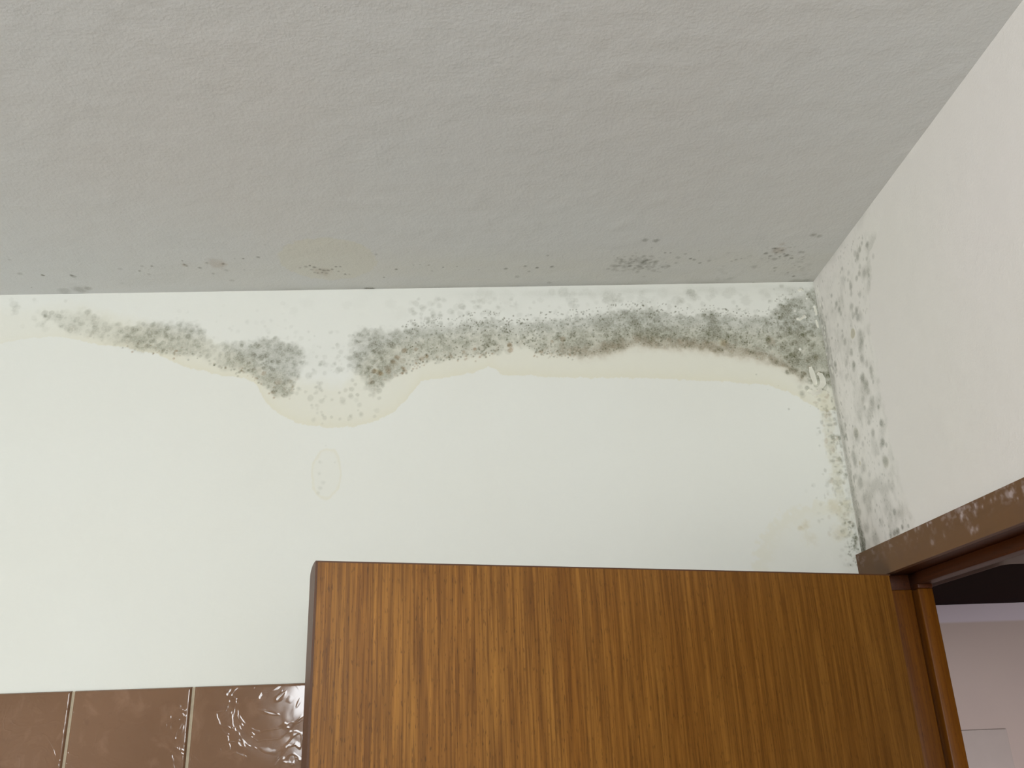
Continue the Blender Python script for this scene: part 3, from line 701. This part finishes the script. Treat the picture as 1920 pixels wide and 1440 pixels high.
casing = link('trim_2', cs.mesh(lambda u, v: np.stack([0 * u - PX, u, v], -1)), M_case, kind='structure',
              label='brown timber casing over the doorway smeared with white paint', category='door casing')
M_cedge = plain('casing edge timber', (104, 72, 48), 0.5, 0.4)
box('casing_edge', (-PX + .0001, 0, -0.87, -.0005, CB + .0003, CT - .0003), M_cedge, casing)
box('casing_upright', (-PX, 0, -0.87, -0.832, 0, CB), M_cedge, casing)

# ------------------------------------------------------------------ hall beyond
HY = 0.45
t = NT('mauve hall plaster'); v = t.coords()
geo = t.n('ShaderNodeNewGeometry'); sx = t.n('ShaderNodeSeparateXYZ'); t.l(geo.outputs['Position'], sx.inputs[0])
zc = H - 0.6455 * S
bandf = t.ramp(t.math('MULTIPLY_ADD', sx.outputs[2], 250.0, -zc * 250.0 + .5), [(0, 0.0), (1, 1.0)])
c = t.mix(t.noise(v, 14, 3), lin(196, 178, 170), lin(202, 184, 174))
c = t.mix(bandf, c, lin(214, 202, 208))
M_hw = t.out(c, .8, t.bump(t.noise(v, 200, 3), .12, .001), .25)
box('wall_hall', (TW, 1.15, HY, HY + .1, 0, H), M_hw, kind='structure', label='pinkish-grey hall wall seen through the doorway below the dark board', category='wall')
box('wall_hall_end', (1.05, 1.15, -1.6, HY, 0, H), M_hall, kind='structure', label='hall end wall out of view on the right', category='wall')
box('wall_hall_rear', (0.005, 1.15, -1.7, -1.6, 0, H), M_hall, kind='structure', label='hall wall behind the viewer', category='wall')
box('ceiling_hall', (TW, 1.15, -1.6, HY, H, H + .05), M_hall, kind='structure', label='hall ceiling above the dark board', category='ceiling')
# dark board: underside seen through the doorway, rounded front corner
bz = H - 0.602 * S; bx0 = 0.2535 * S; by0 = -0.022 * S; rc = .012
bm = bmesh.new()
outl = [(bx0, HY), ] + [(bx0 + rc - rc * math.cos(a), by0 + rc - rc * math.sin(a)) for a in np.linspace(0, math.pi / 2, 8)] + [(1.05, by0), (1.05, HY)]
lo = [bm.verts.new((x, y, bz)) for x, y in outl]; hi = [bm.verts.new((x, y, bz + .019)) for x, y in outl]
bm.faces.new(lo); bm.faces.new(hi[::-1])
for i in range(len(lo)): bm.faces.new((lo[i], hi[i], hi[(i + 1) % len(lo)], lo[(i + 1) % len(lo)]))
bmesh.ops.recalc_face_normals(bm, faces=bm.faces[:])
me = bpy.data.meshes.new('m'); bm.to_mesh(me); bm.free()
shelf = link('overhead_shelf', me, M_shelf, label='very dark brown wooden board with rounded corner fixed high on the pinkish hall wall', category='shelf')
bm = bmesh.new()
eo = [(bx0 - .0012, HY)] + [(bx0 + rc - (rc + .0012) * math.cos(a), by0 + rc - (rc + .0012) * math.sin(a)) for a in np.linspace(0, math.pi / 2, 8)] + [(1.05, by0 - .0012)]
ei = outl[:-1]
q0 = [bm.verts.new((x, y, bz + .0004)) for x, y in eo]; q1 = [bm.verts.new((x, y, bz + .0186)) for x, y in eo]
q2 = [bm.verts.new((x, y, bz + .0186)) for x, y in ei]; q3 = [bm.verts.new((x, y, bz + .0004)) for x, y in ei]
for i in range(len(eo) - 1):
    for a_, b_ in ((q0, q1), (q1, q2), (q2, q3), (q3, q0)): bm.faces.new((a_[i], a_[i + 1], b_[i + 1], b_[i]))
bmesh.ops.recalc_face_normals(bm, faces=bm.faces[:])
me = bpy.data.meshes.new('m'); bm.to_mesh(me); bm.free()
link('edge_band', me, plain('grey edge band', (160, 144, 138), .6, .2, .03), shelf, label='pale grey edge of the dark board')
# shallow cover plate low on the hall wall
px0, px1, pz = 0.36 * S, 0.537 * S, H - 0.8945 * S
box('wall_plate', (px0, px1, HY - .003, HY + .0005, pz - .30, pz), plain('painted plate', (198, 184, 176), .6, .3, .02), bevel=.001,
    label='faint flat panel painted like the pinkish hall wall it is fixed to', category='panel')
